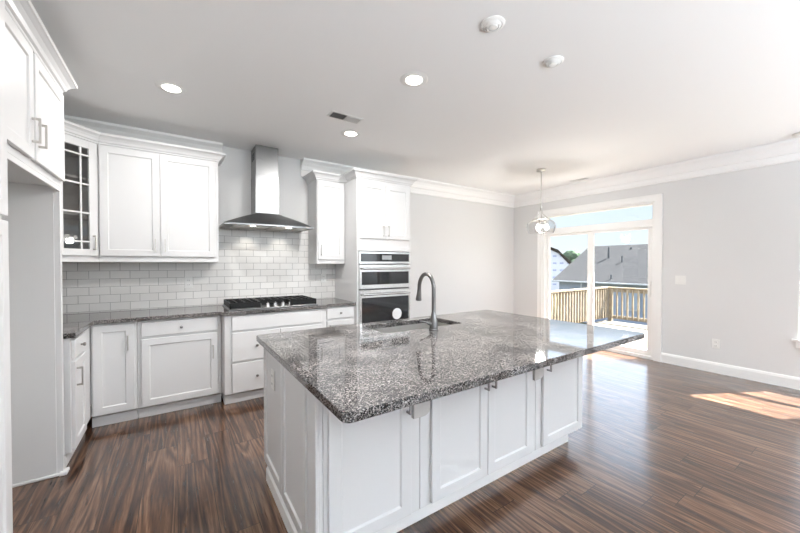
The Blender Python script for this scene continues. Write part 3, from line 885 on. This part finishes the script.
def ceiling_vent(x, y, w, dpt, rz, label, two=True):
    c = empty('ceiling_vent', (x, y, H), rz, label, 'vent')
    MB().box(-w / 2, w / 2, -dpt / 2, dpt / 2, -0.004, -0.0005).build('frame', M['plastic'], c, bevel=0.001)
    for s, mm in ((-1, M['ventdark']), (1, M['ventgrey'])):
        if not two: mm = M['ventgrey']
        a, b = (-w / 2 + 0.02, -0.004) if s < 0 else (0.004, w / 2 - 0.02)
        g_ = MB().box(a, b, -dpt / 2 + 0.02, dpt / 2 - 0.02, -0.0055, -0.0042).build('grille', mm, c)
        sl = MB()
        nn = 9
        for i in range(nn):
            xx = a + (b - a) * (i + 0.5) / nn
            sl.hull([(xx - 0.005 , -dpt / 2 + 0.021, -0.006), (xx - 0.003, -dpt / 2 + 0.021, -0.006), (xx - 0.003 + s * 0.006, -dpt / 2 + 0.021, -0.012), (xx - 0.005 + s * 0.006, -dpt / 2 + 0.021, -0.012),
                     (xx - 0.005, dpt / 2 - 0.021, -0.006), (xx - 0.003, dpt / 2 - 0.021, -0.006), (xx - 0.003 + s * 0.006, dpt / 2 - 0.021, -0.012), (xx - 0.005 + s * 0.006, dpt / 2 - 0.021, -0.012)],
                    [(0, 1, 2, 3), (4, 7, 6, 5), (0, 4, 5, 1), (1, 5, 6, 2), (2, 6, 7, 3), (3, 7, 4, 0)])
        sl.build('louvre', M['ventgrey'] if two and s < 0 else M['plastic'], g_)
    return c


ceiling_vent(1.315, 2.875, 0.32, 0.14, 0, 'rectangular two-way ceiling vent between two recessed lights')
ceiling_vent(5.40, 2.894, 0.30, 0.12, R(90), 'small ceiling vent near the patio door', False)

# pendant
c = empty('pendant_light', (4.377, 2.891, H), 0, 'pendant light with a clear glass bowl hanging before the patio door', 'pendant light')
MB().lathe([(0.065, -0.001), (0.065, -0.018), (0.055, -0.024), (0.012, -0.028), (0.010, -0.04)], 28).build('ceiling_canopy', M['nickel'], c, smooth=True)
MB().tube([(0, 0, -0.040), (0, 0, -0.52)], 0.006, 10).build('rod', M['nickel'], c, smooth=True)
mb = MB().lathe([(0.012, -0.52), (0.02, -0.53), (0.018, -0.58), (0.010, -0.59)], 16)
for i in range(3):
    a = 2 * PI * i / 3 + 0.5; ca, sa = math.cos(a), math.sin(a)
    mb.tube([(0.012 * ca, 0.012 * sa, -0.57), (0.03 * ca, 0.03 * sa, -0.64), (0.11 * ca, 0.11 * sa, -0.712)], 0.005, 8)
mb.build('yoke', M['nickel'], c, smooth=True)
MB().lathe([(0.125, -0.712), (0.125, -0.722), (0.02, -0.722), (0.02, -0.712)], 32).build('cap_ring', M['nickel'], c, smooth=True)
prof = [(0.118, -0.723), (0.165, -0.745), (0.195, -0.785), (0.200, -0.825), (0.185, -0.875), (0.165, -0.915)]
mb = MB().lathe(prof + [(r_ - 0.003, z_) for r_, z_ in prof[::-1]], 36, caps=False)
mb.build('glass_shade', M['shade'], c, smooth=True)
for i in range(3):
    a = 2 * PI * i / 3 + 1.1; ca, sa = math.cos(a) * 0.075, math.sin(a) * 0.075
    s_ = MB().tube([(ca * 0.6, sa * 0.6, -0.7225), (ca, sa, -0.785)], 0.012, 10).build('socket', M['nickel'], c, smooth=True)
    MB().lathe([(0.008, -0.787), (0.014, -0.797), (0.026, -0.822), (0.029, -0.840), (0.024, -0.860), (0.012, -0.872), (0.0, -0.875)], 14, (ca * 1.05, sa * 1.05, 0), False).build('bulb', M['bulb'], s_, smooth=True)
l = bpy.data.lights.new('pendant_bulbs', 'POINT'); l.energy = 26; l.color = (1, 0.97, 0.93); l.shadow_soft_size = 0.06
o = bpy.data.objects.new('pendant_bulbs', l); COL.objects.link(o); o.location = (4.377, 2.891, H - 0.90)


# outlets and switches
def plate(x, y, z, rz, label, w=0.075, h=0.118, kind='duplex', cat='outlet'):
    c = empty('wall_outlet' if kind == 'duplex' else 'light_switch', (x, y, z), rz, label, cat)
    p_ = MB().box(-w / 2, w / 2, -0.006, -0.0005, -h / 2, h / 2).build('cover_plate', M['plastic'], c, bevel=0.002)
    if kind == 'duplex':
        for s in (-1, 1):
            r_ = MB().box(-0.017, 0.017, -0.0085, -0.0062, s * 0.024 - 0.014, s * 0.024 + 0.014).build('socket', M['plastic'], p_, bevel=0.002)
            MB().box(-0.008, -0.005, -0.0092, -0.0086, s * 0.024 - 0.005, s * 0.024 + 0.006).box(0.005, 0.008, -0.0092, -0.0086, s * 0.024 - 0.005, s * 0.024 + 0.006).build('slot', M['ventdark'], r_)
    else:
        for s in (-1, 1):
            MB().box(s * 0.024 - 0.016, s * 0.024 + 0.016, -0.010, -0.0062, -0.032, 0.032).build('rocker', M['plastic'], p_, bevel=0.002)


plate(XR, 1.294, 0.37, R(-90), 'white wall outlet low on the right wall near the sun patch')
plate(XR, 1.658, 1.165, R(-90), 'white double light switch on the right wall beside the patio door', 0.118, 0.118, 'switch', 'light switch')
plate(0.114, YB - 0.0095, 1.178, 0, 'white outlet in the tile under the two-door wall cabinet')
plate(1.66, YB - 0.0095, 1.19, 0, 'white outlet in the tile under the narrow wall cabinet')
plate(IX0 - 0.012 + 0.0065, 2.083, 0.69, R(-90), 'white outlet on the left end of the island', 0.07, 0.115)

# ------------------------------------------------------------------ outside
struct('ground', MB().box(5.95, 140, -60, 110, -3.3, -3.0), M['grass'])
DX0, DX1, DYa, DYb, DZ0 = XR + T + 0.005, 10.0, -0.8, 4.6, -0.19
c = empty('deck', (0, 0, 0), 0, 'pale wooden deck outside the patio door', 'deck')
mb = MB(); x = DX0
while x < DX1 - 0.05:
    mb.box(x, min(x + 0.134, DX1), DYa, DYb, DZ0 - 0.028, DZ0); x += 0.14
mb.build('deck_boards', M['deckwood'], c, bevel=0.002)
MB().box(DX0 + .01, DX1 - 0.01, DYa + 0.02, DYa + 0.06, DZ0 - 0.26, DZ0 - 0.029).box(DX0 + .01, DX1 - 0.01, DYb - 0.06, DYb - 0.02, DZ0 - 0.26, DZ0 - 0.029).box(DX1 - 0.06, DX1 - 0.02, DYa + 0.06, DYb - 0.06, DZ0 - 0.26, DZ0 - 0.029).build('joist_frame', M['railwood'], c)
for xx, yy in ((DX1 - 0.16, DYb - 0.16), (DX1 - 0.16, DYa + 0.06), (DX1 - 0.16, 1.9)):
    MB().box(xx, xx + 0.1, yy, yy + 0.1, -2.999, DZ0 - 0.029).build('support_post', M['railwood'], c)


def railing(p0, p1, label, posts):
    c = empty('deck_railing', (p0[0], p0[1], DZ0), math.atan2(p1[1] - p0[1], p1[0] - p0[0]), label, 'railing', 'railings round the deck')
    L_ = math.dist(p0, p1)
    MB().box(0, L_, -0.07, 0.07, 0.905, 0.942).build('cap_rail', M['railwood'], c, bevel=0.004)
    MB().box(0.05, L_ - 0.05, -0.019, 0.019, 0.815, 0.904).build('top_rail', M['railwood'], c)
    MB().box(0.05, L_ - 0.05, -0.019, 0.019, 0.085, 0.174).build('bottom_rail', M['railwood'], c)
    for t in posts:
        MB().box(t - 0.045, t + 0.045, 0.0205, 0.1105, 0.0005, 0.904).build('post', M['railwood'], c)
    n_ = int(L_ / 0.125)
    for i in range(n_):
        t = 0.09 + i * (L_ - 0.18) / (n_ - 1)
        MB().box(t - 0.018, t + 0.018, -0.0575, -0.0195, 0.10, 0.90).build('baluster', M['railwood'], c)


railing((DX0 + 0.05, DYb - 0.06), (DX1 - 0.14, DYb - 0.06), 'wooden deck railing running out from the house, seen at a slant on the left', (0.06, 1.9))
railing((DX1 - 0.06, DYb - 0.0), (DX1 - 0.06, DYa + 0.05), 'wooden deck railing along the far edge of the deck', (0.14, 1.75, 3.5, 5.2))

# added slab above the patio door, out of view, to limit sun inside
struct('sun_blocker', MB().box(XR + T + 0.001, XR + T + 0.90, 1.2, 4.9, 2.78, 2.90), M['blocker'])

# neighbouring grey house
c = empty('neighbour_house', (0, 0, 0), 0, 'blue-grey house with a broad grey shingle roof beyond the deck', 'house')
EY = 15.5
MB().box(25.4, 36.0, -14, EY - 0.35, -2.999, 0.10).build('wall', M['siding'], c)
def slab(x0, z0, x1, z1, ya, yb, t):
    return MB().hull([(x0, ya, z0), (x1, ya, z1), (x1, yb, z1), (x0, yb, z0), (x0, ya, z0 - t), (x1, ya, z1 - t), (x1, yb, z1 - t), (x0, yb, z0 - t)],
                     [(0, 1, 2, 3), (4, 7, 6, 5), (0, 4, 5, 1), (1, 5, 6, 2), (2, 6, 7, 3), (3, 7, 4, 0)])
rf = slab(25.0, 0.10, 30.7, 2.95, -14, EY, 0.12).build('roof', M['shingle'], c)
slab(36.4, 0.10, 30.7, 2.95, -14, EY, 0.12).build('roof', M['shingle'], c)
MB().box(24.9, 24.995, -14, EY, 0.0, 0.09).build('gutter', M['house_trim'], c)
MB().box(25.05, 25.12, 13.2, 13.28, -2.9, -0.06).build('downspout', M['house_trim'], c)
MB().hull([(25.4, EY - 0.4, 0.1), (36.0, EY - 0.4, 0.1), (30.7, EY - 0.4, 2.75), (25.4, EY - 0.5, 0.1), (36.0, EY - 0.5, 0.1), (30.7, EY - 0.5, 2.75)], [(0, 2, 1), (3, 4, 5), (0, 1, 4, 3), (1, 2, 5, 4), (2, 0, 3, 5)]).build('gable_wall', M['siding'], c)
for py_, pz, ph, r_ in ((12.9, 1.86, 0.85, 0.07), (11.66, 1.53, 0.45, 0.05), (11.34, 0.33, 0.30, 0.05), (11.89, 2.57, 0.13, 0.07)):
    px_ = 25.0 + (pz - 0.10) / 0.5
    MB().tube([(px_, py_, pz - 0.1), (px_, py_, pz + ph)], r_, 8).build('roof_vent_pipe', M['roofdark'], c)
for wy in (9.95, 4.5, -1.5):
    wf = MB().box(25.30, 25.395, wy - 0.45, wy + 0.45, -1.75, -0.35).build('window', M['house_trim'], c)
    MB().box(25.285, 25.298, wy - 0.36, wy - 0.03, -1.65, -0.45).box(25.285, 25.298, wy + 0.03, wy + 0.36, -1.65, -0.45).build('pane', M['house_glass'], wf)

# house under construction, white wrap
HA = R(31)
c = empty('unfinished_house', (45 - 45 * math.cos(HA) + 27 * math.sin(HA), 27 - 45 * math.sin(HA) - 27 * math.cos(HA), 0), HA, 'unfinished house covered in white printed wrap at the far left of the door view', 'house')
MB().box(45, 54, 27.2, 40, -2.999, 2.6).build('wall', M['wrap'], c)
MB().hull([(45.0, 25.0, -3), (45.0, 40, -3), (45.0, 40, 3.9), (45.0, 29, 3.9), (45.0, 27.0, 2.9), (45.0, 25.2, 0.9), (44.9, 25.0, -3), (44.9, 40, -3), (44.9, 40, 3.9), (44.9, 29, 3.9), (44.9, 27.0, 2.9), (44.9, 25.2, 0.9)],
          [(0, 1, 2, 3, 4, 5), (11, 10, 9, 8, 7, 6), (0, 6, 7, 1), (1, 7, 8, 2), (2, 8, 9, 3), (3, 9, 10, 4), (4, 10, 11, 5), (5, 11, 6, 0)]).build('gable_wall', M['wrap'], c)
for (ya, za, yb, zb) in ((29.2, 4.0, 27.0, 3.05), (27.0, 3.05, 25.0, 0.9), (40, 4.0, 29.2, 4.0)):
    MB().hull([(44.6, ya, za), (44.6, yb, zb), (52, yb, zb), (52, ya, za), (44.6, ya, za + 0.35), (44.6, yb, zb + 0.35), (52, yb, zb + 0.35), (52, ya, za + 0.35)],
              [(0, 1, 2, 3), (4, 7, 6, 5), (0, 4, 5, 1), (1, 5, 6, 2), (2, 6, 7, 3), (3, 7, 4, 0)]).build('roof', M['shingle2'], c)


# trees behind the houses
def tree(x, y, zc, r, label, seed):
    rnd = random.Random(seed)
    c = empty('tree', (x, y, -3.0), 0, label, 'tree', 'trees behind the houses')
    MB().tube([(0, 0, 0.0005), (0, 0, zc + 3.0)], [0.25, 0.12], 8).build('trunk', M['bark'], c)
    mb = MB()
    for i in range(14):
        a, el = rnd.uniform(0, 2 * PI), rnd.uniform(-0.6, 1.2)
        q_ = (r * 0.6 * math.cos(a) * math.cos(el), r * 0.6 * math.sin(a) * math.cos(el), zc + 3 + r * 0.5 * math.sin(el))
        rr = r * rnd.uniform(0.28, 0.45)
        res = bmesh.ops.create_icosphere(mb.bm, subdivisions=2, radius=rr, matrix=Matrix.Translation(q_))
        for v_ in res['verts']:
            v_.co += Vector((rnd.uniform(-1, 1), rnd.uniform(-1, 1), rnd.uniform(-1, 1))) * rr * 0.12
    mb.build('crown', M['leaf'], c)


tree(58, 32.5, 1.4, 2.9, 'bushy tree between the unfinished house and the grey roof', 1)
tree(70, 32, 0.9, 2.6, 'bushy tree low behind the left slope of the grey roof', 2)
tree(82, 36, 1.2, 2.6, 'bushy tree hidden mostly behind the grey roof', 3)
